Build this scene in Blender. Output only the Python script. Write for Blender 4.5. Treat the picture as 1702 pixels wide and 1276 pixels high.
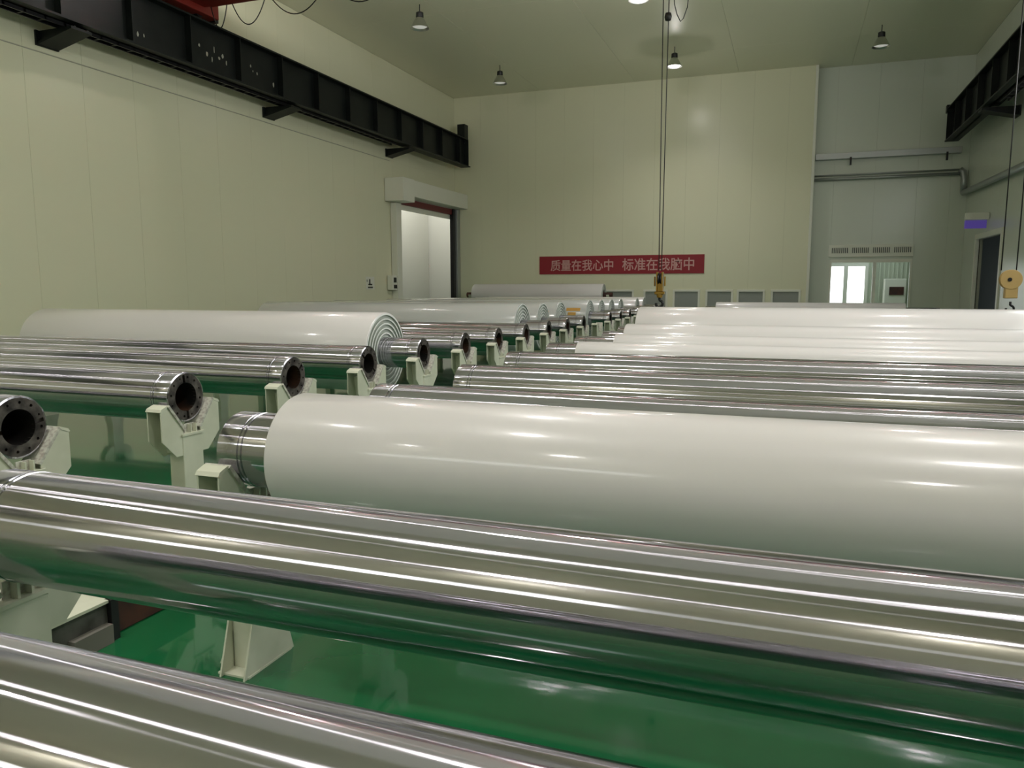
import bpy, bmesh, math, random
from mathutils import Vector, Matrix

random.seed(7)
for o in list(bpy.data.objects):
    bpy.data.objects.remove(o)
scn = bpy.context.scene
C = scn.collection
U = 0.8            # one unit = height of the lens above the roller axes (metres)
FZ = 2.4           # floor lies this many units under the lens


def P(x, y, z):
    """units relative to the point under the camera -> metres, floor at 0"""
    return Vector((x * U, y * U, (z + FZ) * U))


# ---------------------------------------------------------------- camera
def make_camera():
    f, yaw, pit, rol = 1275.84, 0.3471, 0.1264, 0.0015
    c, s = math.cos, math.sin
    fwd = Vector((-s(yaw) * c(pit), c(yaw) * c(pit), -s(pit)))
    right = Vector((c(yaw), s(yaw), 0))
    down = fwd.cross(right)
    r = c(rol) * right + s(rol) * down
    d = -s(rol) * right + c(rol) * down
    m = Matrix((r, -d, -fwd)).transposed().to_4x4()
    m.translation = P(0, 0, 0)
    cam = bpy.data.cameras.new('camera')
    cam.sensor_width = 36
    cam.lens = f / 1702 * 36
    cam.clip_end = 200
    o = bpy.data.objects.new('camera', cam)
    C.objects.link(o)
    o.matrix_world = m
    scn.camera = o


make_camera()

# ---------------------------------------------------------------- world, exposure, lights
scn.view_settings.view_transform = 'Standard'
scn.view_settings.look = 'None'
scn.view_settings.gamma = 1
scn.view_settings.use_curve_mapping = False
scn.view_settings.exposure = 0.30
w = bpy.data.worlds.new('world')
scn.world = w
w.use_nodes = True
w.node_tree.nodes['Background'].inputs[0].default_value = (0.95, 1.0, 0.98, 1)
w.node_tree.nodes['Background'].inputs[1].default_value = 2.5


def area(name, loc, size, power, col, rot=(0, 0, 0), size_y=None, spread=None, shape=None):
    l = bpy.data.lights.new(name, 'AREA')
    l.energy = power
    l.color = col
    l.size = size
    if shape:
        l.shape = shape
    if size_y:
        l.shape = 'RECTANGLE'
        l.size_y = size_y
    if spread:
        l.spread = spread
    o = bpy.data.objects.new(name, l)
    C.objects.link(o)
    o.location = loc
    o.rotation_euler = rot
    return o


LAMP_POWER = 58.0
FILL_POWER = 22.0     # added fill point under each lit lamp, lifts walls and ceiling
LAMP_COL = (1.0, 0.955, 0.92)
# added fill light at the made-up window band behind the camera
area('fill_behind', P(-8, -7.3, 3.95), 11 * U, 60, (1.0, 0.98, 0.94), (math.radians(95), 0, 0), .9 * U)
# added fill light at an unseen, invented window band of the right wall
area('fill_side', P(7.2, 15.5, 5.4), 18 * U, 420, (1.0, 0.985, 0.93), (math.radians(100), 0, math.radians(90)), 3.6 * U)
# added bluish fill under the vestibule ceiling, behind the recess window
area('fill_vestibule', P(3.4, 41.0, 3.1), 3.2 * U, 40, (0.85, 0.95, 1.0), (0, 0, 0), 3.0 * U)

# ---------------------------------------------------------------- materials


def mat(name, col, rough=0.5, metal=0.0, **kw):
    m = bpy.data.materials.new(name)
    m.use_nodes = True
    b = m.node_tree.nodes['Principled BSDF']
    b.inputs['Base Color'].default_value = (*col, 1)
    b.inputs['Roughness'].default_value = rough
    b.inputs['Metallic'].default_value = metal
    for k, v in kw.items():
        b.inputs[k.replace('_', ' ')].default_value = v
    return m


def N(m, t, **kw):
    n = m.node_tree.nodes.new(t)
    for k, v in kw.items():
        setattr(n, k, v)
    return n


def L(m, a, ao, b, bi):
    m.node_tree.links.new(a.outputs[ao], b.inputs[bi])


def bsdf(m):
    return m.node_tree.nodes['Principled BSDF']


def noise_col(m, c1, c2, scale=(1, 1, 1), nscale=5.0, lo=0.35, hi=0.65, detail=4, coord='Object'):
    tc = N(m, 'ShaderNodeTexCoord')
    mp = N(m, 'ShaderNodeMapping')
    mp.inputs['Scale'].default_value = scale
    ns = N(m, 'ShaderNodeTexNoise')
    ns.inputs['Scale'].default_value = nscale
    ns.inputs['Detail'].default_value = detail
    cr = N(m, 'ShaderNodeValToRGB')
    cr.color_ramp.elements[0].position = lo
    cr.color_ramp.elements[1].position = hi
    cr.color_ramp.elements[0].color = (*c1, 1)
    cr.color_ramp.elements[1].color = (*c2, 1)
    L(m, tc, coord, mp, 'Vector')
    L(m, mp, 'Vector', ns, 'Vector')
    L(m, ns, 'Fac', cr, 'Fac')
    L(m, cr, 'Color', bsdf(m), 'Base Color')
    return ns, mp


def bump(m, scale=(1, 1, 1), nscale=5.0, strength=0.1, dist=0.01, detail=3):
    tc = N(m, 'ShaderNodeTexCoord')
    mp = N(m, 'ShaderNodeMapping')
    mp.inputs['Scale'].default_value = scale
    ns = N(m, 'ShaderNodeTexNoise')
    ns.inputs['Scale'].default_value = nscale
    ns.inputs['Detail'].default_value = detail
    bp = N(m, 'ShaderNodeBump')
    bp.inputs['Strength'].default_value = strength
    bp.inputs['Distance'].default_value = dist
    L(m, tc, 'Object', mp, 'Vector')
    L(m, mp, 'Vector', ns, 'Vector')
    L(m, ns, 'Fac', bp, 'Height')
    L(m, bp, 'Normal', bsdf(m), 'Normal')


def rough_noise(m, lo, hi, scale=(1, 1, 1), nscale=4):
    tc = N(m, 'ShaderNodeTexCoord')
    mp = N(m, 'ShaderNodeMapping')
    mp.inputs['Scale'].default_value = scale
    ns = N(m, 'ShaderNodeTexNoise')
    ns.inputs['Scale'].default_value = nscale
    ns.inputs['Detail'].default_value = 5
    mr = N(m, 'ShaderNodeMapRange')
    mr.inputs[1].default_value = 0.3
    mr.inputs[2].default_value = 0.7
    mr.inputs[3].default_value = lo
    mr.inputs[4].default_value = hi
    L(m, tc, 'Object', mp, 'Vector')
    L(m, mp, 'Vector', ns, 'Vector')
    L(m, ns, 'Fac', mr, 0)
    L(m, mr, 0, bsdf(m), 'Roughness')


M_chrome = mat('polished_steel', (0.60, 0.60, 0.60), 0.2, 1.0)
bsdf(M_chrome).inputs['Anisotropic'].default_value = 0.85
bsdf(M_chrome).inputs['Anisotropic Rotation'].default_value = 0.25
_t = N(M_chrome, 'ShaderNodeTangent', direction_type='RADIAL', axis='X')
L(M_chrome, _t, 'Tangent', bsdf(M_chrome), 'Tangent')
rough_noise(M_chrome, 0.06, 0.12, (0.6, 6, 6), 3)
_g = N(M_chrome, 'ShaderNodeBsdfAnisotropic')
_g.inputs['Color'].default_value = (0.59, 0.575, 0.64, 1)
_g.inputs['Roughness'].default_value = 0.26
_g.inputs['Anisotropy'].default_value = 0.93
_g.inputs['Rotation'].default_value = 0.0
_mx = N(M_chrome, 'ShaderNodeMixShader')
_mx.inputs[0].default_value = 0.35
L(M_chrome, _t, 'Tangent', _g, 'Tangent')
L(M_chrome, bsdf(M_chrome), 'BSDF', _mx, 1)
L(M_chrome, _g, 'BSDF', _mx, 2)
L(M_chrome, _mx, 'Shader', M_chrome.node_tree.nodes['Material Output'], 'Surface')
noise_col(M_chrome, (0.47, 0.455, 0.50), (0.61, 0.59, 0.65), (0.5, 5, 5), 3, 0.3, 0.7)

bump(M_chrome, (0.25, 9, 9), 9, 0.12, 0.0006, 4)
M_ring = mat('machined_ring', (0.62, 0.62, 0.60), 0.25, 1.0)
M_flange = mat('oily_flange_steel', (0.08, 0.07, 0.065), 0.45, 0.6)
noise_col(M_flange, (0.03, 0.025, 0.025), (0.16, 0.14, 0.13), (1, 1, 1), 14, 0.35, 0.68)
M_bore = mat('rusty_bore', (0.05, 0.025, 0.015), 0.7, 0.2)
noise_col(M_bore, (0.006, 0.005, 0.005), (0.10, 0.035, 0.012), (1, 1, 1), 3, 0.5, 0.8)
M_hole = mat('hole_black', (0.008, 0.008, 0.008), 0.8)

M_film = mat('white_film', (0.70, 0.675, 0.68), 0.32, 0.0)
bsdf(M_film).inputs['Coat Weight'].default_value = 0.6
bsdf(M_film).inputs['Coat Roughness'].default_value = 0.10
bump(M_film, (0.25, 2.2, 2.2), 2.2, 0.30, 0.006, 3)
M_wrap = mat('wrapped_film', (0.52, 0.53, 0.53), 0.25, 0.0)
bsdf(M_wrap).inputs['Coat Weight'].default_value = 0.8
bsdf(M_wrap).inputs['Coat Roughness'].default_value = 0.12
bump(M_wrap, (0.5, 3, 3), 2.6, 0.4, 0.01, 3)
M_edge = mat('film_edge', (0.42, 0.46, 0.42), 0.4)
M_lip = mat('film_lip', (0.80, 0.82, 0.80), 0.4)

M_stand = mat('stand_paint', (0.60, 0.63, 0.52), 0.42)
noise_col(M_stand, (0.55, 0.57, 0.45), (0.67, 0.68, 0.56), (1, 1, 1), 3, 0.3, 0.6)
M_pad = mat('stand_pad_worn', (0.6, 0.6, 0.52), 0.55)
noise_col(M_pad, (0.40, 0.37, 0.33), (0.62, 0.62, 0.55), (1, 1, 1), 45, 0.36, 0.60)

M_floor = mat('green_epoxy', (0.012, 0.15, 0.055), 0.16)
noise_col(M_floor, (0.005, 0.095, 0.032), (0.010, 0.135, 0.047), (1, 1, 1), 1.2, 0.3, 0.7, 5)
bsdf(M_floor).inputs['Coat Weight'].default_value = 1.0
bsdf(M_floor).inputs['Coat Roughness'].default_value = 0.05
bsdf(M_floor).inputs['Coat IOR'].default_value = 1.5
bsdf(M_floor).inputs['Specular IOR Level'].default_value = 0.05

M_wall = mat('wall_panel_paint', (0.74, 0.735, 0.545), 0.26)
M_wall2 = mat('recess_panel_paint', (0.66, 0.70, 0.62), 0.26)
M_ceil = mat('ceiling_panel_paint', (0.84, 0.82, 0.64), 0.40)
M_gap = mat('panel_joint', (0.34, 0.34, 0.27), 0.6)
M_white = mat('white_trim', (0.78, 0.78, 0.69), 0.4)
M_black = mat('beam_black', (0.018, 0.022, 0.022), 0.45)
noise_col(M_black, (0.006, 0.008, 0.008), (0.013, 0.016, 0.015), (1, 1, 1), 1.5, 0.35, 0.7)
M_red = mat('crane_red', (0.22, 0.014, 0.008), 0.45)
M_rail = mat('rail_red', (0.20, 0.07, 0.04), 0.5, 0.3)
M_cable = mat('cable_black', (0.01, 0.01, 0.01), 0.5)
M_yellow = mat('hook_yellow', (0.30, 0.17, 0.02), 0.35, 0.4)
M_tan = mat('sheave_tan', (0.50, 0.34, 0.13), 0.5)
M_darkmetal = mat('dark_metal', (0.02, 0.02, 0.022), 0.4, 0.5)
M_alu = mat('spun_aluminium', (0.62, 0.62, 0.60), 0.3, 1.0)
M_galv = mat('galvanised', (0.40, 0.42, 0.42), 0.4, 0.7)
M_glass = mat('window_glass', (0.30, 0.32, 0.30), 0.12)
M_banner = mat('banner_red', (0.28, 0.012, 0.025), 0.5)
M_text = mat('banner_text', (0.62, 0.36, 0.34), 0.6)
M_doorred = mat('door_red', (0.16, 0.015, 0.02), 0.45)
M_rust = mat('rusty_brown', (0.05, 0.018, 0.012), 0.7)
noise_col(M_rust, (0.03, 0.012, 0.01), (0.075, 0.025, 0.015), (1, 1, 1), 6)
M_conc = mat('dirty_grey_steel', (0.06, 0.06, 0.055), 0.6)
noise_col(M_conc, (0.035, 0.035, 0.03), (0.10, 0.10, 0.09), (1, 1, 1), 7)
M_corr = mat('corridor_panel', (0.62, 0.62, 0.56), 0.4)
M_wedge = mat('dusty_wedge', (0.17, 0.16, 0.14), 0.7)
M_palegreen = mat('pale_green_panel', (0.50, 0.545, 0.43), 0.45)
M_purple = mat('purple_display', (0.10, 0.06, 0.35), 0.4)
bsdf(M_purple).inputs['Emission Color'].default_value = (0.25, 0.16, 0.9, 1)
bsdf(M_purple).inputs['Emission Strength'].default_value = 0.12
M_sticker = mat('orange_sticker', (0.62, 0.34, 0.08), 0.5)
M_paper = mat('paper_white', (0.72, 0.72, 0.64), 0.6)
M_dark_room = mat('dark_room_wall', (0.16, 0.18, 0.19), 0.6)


def emis(name, col, st):
    m = mat(name, (0.8, 0.8, 0.8), 0.4)
    bsdf(m).inputs['Emission Color'].default_value = (*col, 1)
    bsdf(m).inputs['Emission Strength'].default_value = st
    return m


M_lens_on = emis('lens_lit', (1, 0.98, 0.9), 12)
M_lens_off = mat('lens_unlit', (0.62, 0.62, 0.58), 0.25)
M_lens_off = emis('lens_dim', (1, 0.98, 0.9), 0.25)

# ---------------------------------------------------------------- helpers


def new_obj(name, bm, m, parent=None, smooth=False, auto=None):
    me = bpy.data.meshes.new(name)
    bmesh.ops.recalc_face_normals(bm, faces=bm.faces)
    bm.to_mesh(me)
    bm.free()
    if smooth:
        for p in me.polygons:
            p.use_smooth = True
        if auto:
            me.set_sharp_from_angle(angle=math.radians(auto))
    if m:
        for mm in (m if isinstance(m, (list, tuple)) else [m]):
            me.materials.append(mm)
    o = bpy.data.objects.new(name, me)
    C.objects.link(o)
    if parent:
        o.parent = parent
    return o


def empty(name, loc, label, cat, group=None):
    o = bpy.data.objects.new(name, None)
    C.objects.link(o)
    o.location = loc
    o.empty_display_size = 0.1
    tag(o, label, cat, group)
    return o


def tag(o, label, cat, group=None):
    o['label'] = label
    o['category'] = cat
    if group:
        o['group'] = group
    return o


def box(bm, a, b):
    """axis-aligned box between corners"""
    x0, x1 = sorted((a[0], b[0]))
    y0, y1 = sorted((a[1], b[1]))
    z0, z1 = sorted((a[2], b[2]))
    v = [bm.verts.new(p) for p in ((x0, y0, z0), (x1, y0, z0), (x1, y1, z0), (x0, y1, z0),
                                   (x0, y0, z1), (x1, y0, z1), (x1, y1, z1), (x0, y1, z1))]
    for q in ((3, 2, 1, 0), (4, 5, 6, 7), (0, 1, 5, 4), (1, 2, 6, 5), (2, 3, 7, 6), (3, 0, 4, 7)):
        bm.faces.new([v[i] for i in q])


def boxo(name, a, b, m, parent=None, bev=0.0):
    bm = bmesh.new()
    box(bm, a, b)
    if bev:
        bmesh.ops.bevel(bm, geom=bm.edges[:], offset=bev, segments=1, affect='EDGES')
    return new_obj(name, bm, m, parent)


def boxes(name, lst, m, parent=None):
    bm = bmesh.new()
    for a, b in lst:
        box(bm, a, b)
    return new_obj(name, bm, m, parent)


def lathe_x(bm, prof, seg=72, close=True):
    """revolve [(x, r)] round the X axis"""
    rings = []
    for x, r in prof:
        if r <= 1e-6:
            rings.append([bm.verts.new((x, 0, 0))])
        else:
            rings.append([bm.verts.new((x, r * math.cos(2 * math.pi * i / seg), r * math.sin(2 * math.pi * i / seg))) for i in range(seg)])
    for A, B in zip(rings, rings[1:]):
        for i in range(seg):
            j = (i + 1) % seg
            if len(A) == 1 and len(B) == 1:
                continue
            if len(A) == 1:
                bm.faces.new((A[0], B[j], B[i]))
            elif len(B) == 1:
                bm.faces.new((A[i], A[j], B[0]))
            else:
                bm.faces.new((A[i], A[j], B[j], B[i]))


def lathe_z(bm, prof, seg=32):
    rings = []
    for r, z in prof:
        if r <= 1e-6:
            rings.append([bm.verts.new((0, 0, z))])
        else:
            rings.append([bm.verts.new((r * math.cos(2 * math.pi * i / seg), r * math.sin(2 * math.pi * i / seg), z)) for i in range(seg)])
    for A, B in zip(rings, rings[1:]):
        for i in range(seg):
            j = (i + 1) % seg
            if len(A) == 1:
                bm.faces.new((A[0], B[i], B[j]))
            elif len(B) == 1:
                bm.faces.new((A[i], B[0], A[j]))
            else:
                bm.faces.new((A[i], B[i], B[j], A[j]))


def prism_yz(bm, poly, x0, x1):
    a = [bm.verts.new((x0, y, z)) for y, z in poly]
    b = [bm.verts.new((x1, y, z)) for y, z in poly]
    bm.faces.new(a)
    bm.faces.new(b[::-1])
    n = len(poly)
    for i in range(n):
        j = (i + 1) % n
        bm.faces.new((a[j], a[i], b[i], b[j]))


def tube(bm, pts, r, seg=8):
    pts = [Vector(p) for p in pts]
    rings = []
    prev = None
    for i, p in enumerate(pts):
        t = (pts[min(i + 1, len(pts) - 1)] - pts[max(i - 1, 0)]).normalized()
        if prev is None:
            n = t.orthogonal().normalized()
        else:
            n = (prev - t * prev.dot(t)).normalized()
        prev = n
        bn = t.cross(n)
        rings.append([bm.verts.new(p + (n * math.cos(2 * math.pi * k / seg) + bn * math.sin(2 * math.pi * k / seg)) * r) for k in range(seg)])
    for A, B in zip(rings, rings[1:]):
        for i in range(seg):
            j = (i + 1) % seg
            bm.faces.new((A[i], A[j], B[j], B[i]))
    bm.faces.new(rings[0][::-1])
    bm.faces.new(rings[-1])


def clone(root, **kw):
    """copy a thing, its parts and its sub-parts; mesh data shared"""
    r = root.copy()
    C.objects.link(r)
    for ch in root.children:
        c = ch.copy()
        C.objects.link(c)
        c.parent = r
        for g in ch.children:
            d = g.copy()
            C.objects.link(d)
            d.parent = c
    for k, v in kw.items():
        r[k] = v
    return r


def structure(o):
    o['kind'] = 'structure'
    return o


# ---------------------------------------------------------------- room
XL, XR = -16.95, 6.95
YB, YF, YF2 = -7.0, 38.0, 38.6
ZC = 9.7
XSTEP = 0.72
T = 0.12      # backing thickness in units

floor = structure(boxo('floor', P(XL - 4, YB - .3, -FZ - .2), P(XR + 3, YF2 + 5, -FZ), M_floor))


def panel_wall(root, axis, plane, u0, u1, us, tiers, holes, side, m, thick=0.05, gap=0.0015):
    """panels as parts of a wall: axis 'x' = wall in plane x=const (panels run along y), 'y' = wall in plane y=const"""
    for za, zb in tiers:
        for a, b in zip(us, us[1:]):
            rects = [(max(a, u0), min(b, u1), za, zb)]
            if rects[0][0] >= rects[0][1]:
                continue
            for (h0, h1, g0, g1) in holes:
                out = []
                for (p, q, r, s) in rects:
                    if h1 <= p or h0 >= q or g1 <= r or g0 >= s:
                        out.append((p, q, r, s))
                        continue
                    if g0 > r:
                        out.append((p, q, r, g0))
                    if g1 < s:
                        out.append((p, q, g1, s))
                    mr, ms = max(r, g0), min(s, g1)
                    if h0 > p:
                        out.append((p, h0, mr, ms))
                    if h1 < q:
                        out.append((h1, q, mr, ms))
                rects = out
            for (p, q, r, s) in rects:
                if q - p < .02 or s - r < .02:
                    continue
                if axis == 'x':
                    A, B = P(plane, p, r), P(plane, q, s)
                    A = A + Vector((0, gap, gap / 2))
                    B = B - Vector((0, gap, gap / 2))
                    B.x = A.x - side * thick
                else:
                    A, B = P(p, plane, r), P(q, plane, s)
                    A = A + Vector((gap, 0, gap / 2))
                    B = B - Vector((gap, 0, gap / 2))
                    B.y = A.y - side * thick
                boxo('panel', A, B, m, root, 0.0015)


# left wall, two tiers of sandwich panels with a horizontal joint, opening for the roller door
DY0, DY1, DZ = 31.35, 37.75, 4.05
back = boxes('wall_left', [(P(XL - T - .06, YB, -FZ), P(XL - .06, DY0 - .02, ZC + .15)), (P(XL - T - .06, DY0 - .02, DZ + .02), P(XL - .06, DY1 + .02, ZC + .15)),
                           (P(XL - T - .06, DY1 + .02, -FZ), P(XL - .06, YF2, ZC + .15))], M_gap)
structure(back)
us = [13.62 + 1.6 * k for k in range(-13, 16)]
panel_wall(back, 'x', XL, YB, YF, [YB] + us + [YF], [(-FZ, 5.53), (5.53, ZC)], [(DY0, DY1, -FZ, DZ)], 1, M_wall)
boxo('joint_strip', P(XL, YB, 5.50), P(XL + .008, 31.0, 5.52), M_gap, back)
# far wall
far = boxes('wall_far', [(P(XL - .2, YF + .07, -FZ), P(XSTEP, YF + .2, -1.25)), (P(XL - .2, YF + .07, -.14), P(XSTEP, YF + .2, ZC + .15)),
                         (P(XL - .2, YF + .07, -1.25), P(-8.9, YF + .2, -.14))] +
            [(P(a, YF + .07, -1.25), P(b, YF + .2, -.14)) for a, b in ((-7.33, -6.85), (-5.68, -5.42), (-4.14, -3.87), (-2.6, -2.43), (-1.17, -.9), (.4, XSTEP))], M_gap)
structure(far)
WIN = [(-8.85, -7.33), (-6.85, -5.68), (-5.42, -4.14), (-3.87, -2.6), (-2.43, -1.17), (-.9, .4)]
holes = [(a, b, -1.25, -.17) for a, b in WIN]
panel_wall(far, 'y', YF, XL, XSTEP, [XL + 1.5 * k for k in range(12)] + [XSTEP], [(-FZ, ZC)], holes, -1, M_wall, gap=0.001)
boxo('corner_trim', P(XSTEP - .1, YF - .03, -FZ), P(XSTEP + .02, YF + .62, ZC), M_white, far, .006)
# recess wall
RW = (1.6, 5.0, -1.6, 1.2)
rec = boxes('wall_recess', [(P(XSTEP, YF2 + .07, RW[3]), P(XR + .2, YF2 + .2, ZC + .15)), (P(XSTEP, YF2 + .07, -FZ), P(RW[0], YF2 + .2, RW[3])),
                            (P(RW[1], YF2 + .07, -FZ), P(XR + .2, YF2 + .2, RW[3])), (P(RW[0], YF2 + .07, -FZ), P(RW[1], YF2 + .2, RW[2]))], M_gap)
structure(rec)
panel_wall(rec, 'y', YF2, XSTEP, XR, [XSTEP, 1.6, 3.3, 5.0, 6.3, XR], [(-FZ, 4.7), (4.7, ZC)], [RW], -1, M_wall2, gap=0.001)
# right wall with a door opening and an added, unseen window band for light
RDY0, RDY1, RDZ = 32.0, 35.9, 1.85
wr = boxes('wall_right', [(P(XR + .07, YB, -FZ), P(XR + .2, 6.2, ZC + .15)), (P(XR + .07, 6.2, -FZ), P(XR + .2, 24.8, 3.5)), (P(XR + .07, 6.2, 7.3), P(XR + .2, 24.8, ZC + .15)), (P(XR + .07, 24.8, -FZ), P(XR + .2, RDY0, ZC + .15)), (P(XR + .07, RDY0, RDZ), P(XR + .2, RDY1, ZC + .15)),
                          (P(XR + .07, RDY1, -FZ), P(XR + .2, YF2 + .2, ZC + .15))], M_gap)
structure(wr)
panel_wall(wr, 'x', XR, YB, YF2, [YB + 1.6 * k for k in range(29)] + [YF2], [(-FZ, 5.5), (5.5, ZC)], [(RDY0, RDY1, -FZ, RDZ), (6.2, 24.8, 3.5, 7.3)], -1, M_wall2)
for y in (10.8, 15.5, 20.1):  # bars in the unseen window band added for the side fill
    boxo('added_mullion', P(XR + .05, y, 3.5), P(XR + .15, y + .12, 7.3), M_white, wr)
# wall behind the camera; its window band is added to let light in
wb = boxes('wall_back', [(P(XL - .2, YB - .13, -FZ), P(XR + .2, YB, 3.5)), (P(XL - .2, YB - .13, 4.4), P(XR + .2, YB, ZC + .15)),
                         (P(XL - .2, YB - .13, 3.5), P(-13.5, YB, 4.4)), (P(-2.5, YB - .13, 3.5), P(XR + .2, YB, 4.4))] +
           [(P(x - .08, YB - .13, 3.5), P(x + .08, YB, 4.4)) for x in (-10.7, -8, -5.3)], M_wall)
structure(wb)
# ceiling with panels
cb = structure(boxo('ceiling', P(XL - .2, YB, ZC + .07), P(XR + .2, YF2 + .2, ZC + .2), M_gap))
xs = [-17.0, -12.23, -7.45, -2.67, 2.1, XR]
ys = [YB, 2.7, 10.55, 18.4, 26.4, 34.2, YF2]
for a, b in zip(xs, xs[1:]):
    for c, d in zip(ys, ys[1:]):
        A, B = P(max(a, XL), c, ZC), P(b, d, ZC)
        g = Vector((.003, .003, 0))
        B.z += .05
        boxo('panel', A + g, B - g, M_ceil, cb, .004)

# corridor behind the roller door
corr = structure(boxes('wall_corridor', [
    (P(-20.6, 28, -FZ), P(-20.5, 45, ZC)), (P(-20.5, 28, -FZ), P(-17.15, 28.1, ZC)),
    (P(-20.5, 42, -FZ), P(-17.1, 42.1, ZC)), (P(-20.5, 28, ZC), P(-17.1, 42, ZC + .1)), (P(-17.2, YF2, -FZ), P(-17.1, 42, ZC))], M_corr))
boxo('panel', P(-20.5, 36.4, -FZ), P(-20.42, 41.9, ZC), M_corr, corr, .01)
# dark room behind the right door
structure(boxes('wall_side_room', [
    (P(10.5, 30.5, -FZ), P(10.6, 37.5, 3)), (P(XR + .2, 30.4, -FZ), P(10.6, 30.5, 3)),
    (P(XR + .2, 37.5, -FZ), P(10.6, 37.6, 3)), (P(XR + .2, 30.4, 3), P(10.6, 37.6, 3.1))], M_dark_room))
# vestibule behind the recess window
structure(boxes('wall_vestibule', [
    (P(0.7, YF2 + .2, -FZ), P(.8, 43.5, 3.2)), (P(6.3, YF2 + .2, -FZ), P(6.4, 43.5, 3.2)), (P(.7, YF2 + .2, 3.2), P(6.4, 43.6, 3.3)),
    (P(3.65, 43.5, -FZ), P(6.4, 43.6, 3.2)), (P(.8, 43.5, 1.15), P(3.65, 43.6, 3.2)), (P(.8, 43.5, -FZ), P(1.55, 43.6, 1.15))], M_palegreen))

# corridor lamp light through the roller door
l = bpy.data.lights.new('corridor_lamp_light', 'SPOT')
l.energy = 620
l.color = (1, .98, .95)
l.spot_size = math.radians(150)
l.shadow_soft_size = 0.05
o = bpy.data.objects.new('corridor_lamp_light', l)
C.objects.link(o)
o.location = P(-18.3, 37.1, 7.6)

# ---------------------------------------------------------------- roller door frame on the left wall
d = empty('roller_door', P(XL, 34.5, -FZ), 'tall open roller door in the left wall with pale header box', 'door')


def chl(o):  # parent keeping world placement for a root without rotation
    o.location = -o.parent.location
    return o


chl(boxo('header_box', P(XL + .02, 31.2, 4.02), P(XL + .75, 38.0 - .02, 4.75), M_white, d, .01))
chl(boxo('drive_box', P(XL + .02, 30.45, 3.72), P(XL + .95, 31.5, 4.72), M_white, d, .01))
chl(boxo('guide_post', P(XL + .02, 30.95, -FZ), P(XL + .32, 31.4, 3.7), M_white, d, .006))
g = chl(boxo('guide_post', P(XL + .02, 37.62, -FZ), P(XL + .3, 37.97, 4.0), M_galv, d, .006))
chl(boxo('guide_slot', P(XL + .0, 37.35, -FZ), P(XL + .2, 37.6, 4.0), M_darkmetal, d))
dr = chl(boxo('door_curtain', P(XL - .05, 31.4, 3.72), P(XL + .12, 37.6, 4.0), M_doorred, d, .01))
dr['label'] = 'dark red rolled up curtain edge'
chl(boxo('lintel_strip', P(XL - .12, 31.4, 3.5), P(XL - .02, 37.6, 3.74), M_white, d))
cbx = empty('control_box', P(XL, 30.75, .1), 'small pale switch box with dark buttons beside the roller door', 'control box')
chl(boxo('housing', P(XL + .03, 30.5, -.15), P(XL + .3, 30.93, .5), M_white, cbx, .01))
chl(boxo('button', P(XL + .3, 30.6, .18), P(XL + .33, 30.8, .4), M_cable, cbx))
chl(boxo('button', P(XL + .3, 30.6, -.08), P(XL + .33, 30.85, .08), M_cable, cbx))
ns = empty('notice_sign', P(XL, 29.0, -.1), 'small paper notice stuck on the wall left of the roller door', 'sign')
chl(boxo('sheet', P(XL + .002, 28.7, -.12), P(XL + .012, 29.4, .42), M_paper, ns))
chl(boxes('print', [(P(XL + .012, 28.95, .12), P(XL + .016, 29.05, .32)), (P(XL + .012, 28.88, .06), P(XL + .016, 29.2, .12)),
                    (P(XL + .012, 28.85, -.06), P(XL + .016, 29.25, .0)), (P(XL + .012, 28.76, .2), P(XL + .016, 28.8, .3))], M_cable, ns))

# ---------------------------------------------------------------- windows of the far wall
for i, (a, b) in enumerate(WIN):
    bm = bmesh.new()
    fw = .09
    z0, z1 = -1.25, -.17
    for q in ((a, a + fw, z0, z1), (b - fw, b, z0, z1), (a + fw, b - fw, z1 - fw, z1), (a + fw, b - fw, z0, z0 + fw)):
        box(bm, P(q[0], YF - .04, q[2]), P(q[1], YF + .1, q[3]))
    f = structure(new_obj('window_%d' % (i + 1), bm, M_white))
    boxo('pane', P(a + fw, YF + .03, z0 + fw), P(b - fw, YF + .05, z1 - fw), M_glass, f)

# recess window: frame, mullions, panes, grille above
bm = bmesh.new()
for q in ((1.6, 1.68, -1.6, 1.2), (4.92, 5.0, -1.6, 1.2), (1.68, 4.92, 1.05, 1.2), (3.42, 3.56, -1.6, 1.05)):
    box(bm, P(q[0], YF2 - .03, q[2]), P(q[1], YF2 + .15, q[3]))
wf = structure(new_obj('window_7', bm, M_white))
M_clear = mat('clear_glass', (1, 1, 1), 0.0)
bsdf(M_clear).inputs['Transmission Weight'].default_value = 1.0
bsdf(M_clear).inputs['IOR'].default_value = 1.02
boxo('pane', P(1.68, YF2 + .06, -1.6), P(3.42, YF2 + .08, 1.05), M_clear, wf)
boxo('pane', P(3.56, YF2 + .06, -1.6), P(4.92, YF2 + .08, 1.05), M_clear, wf)
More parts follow.
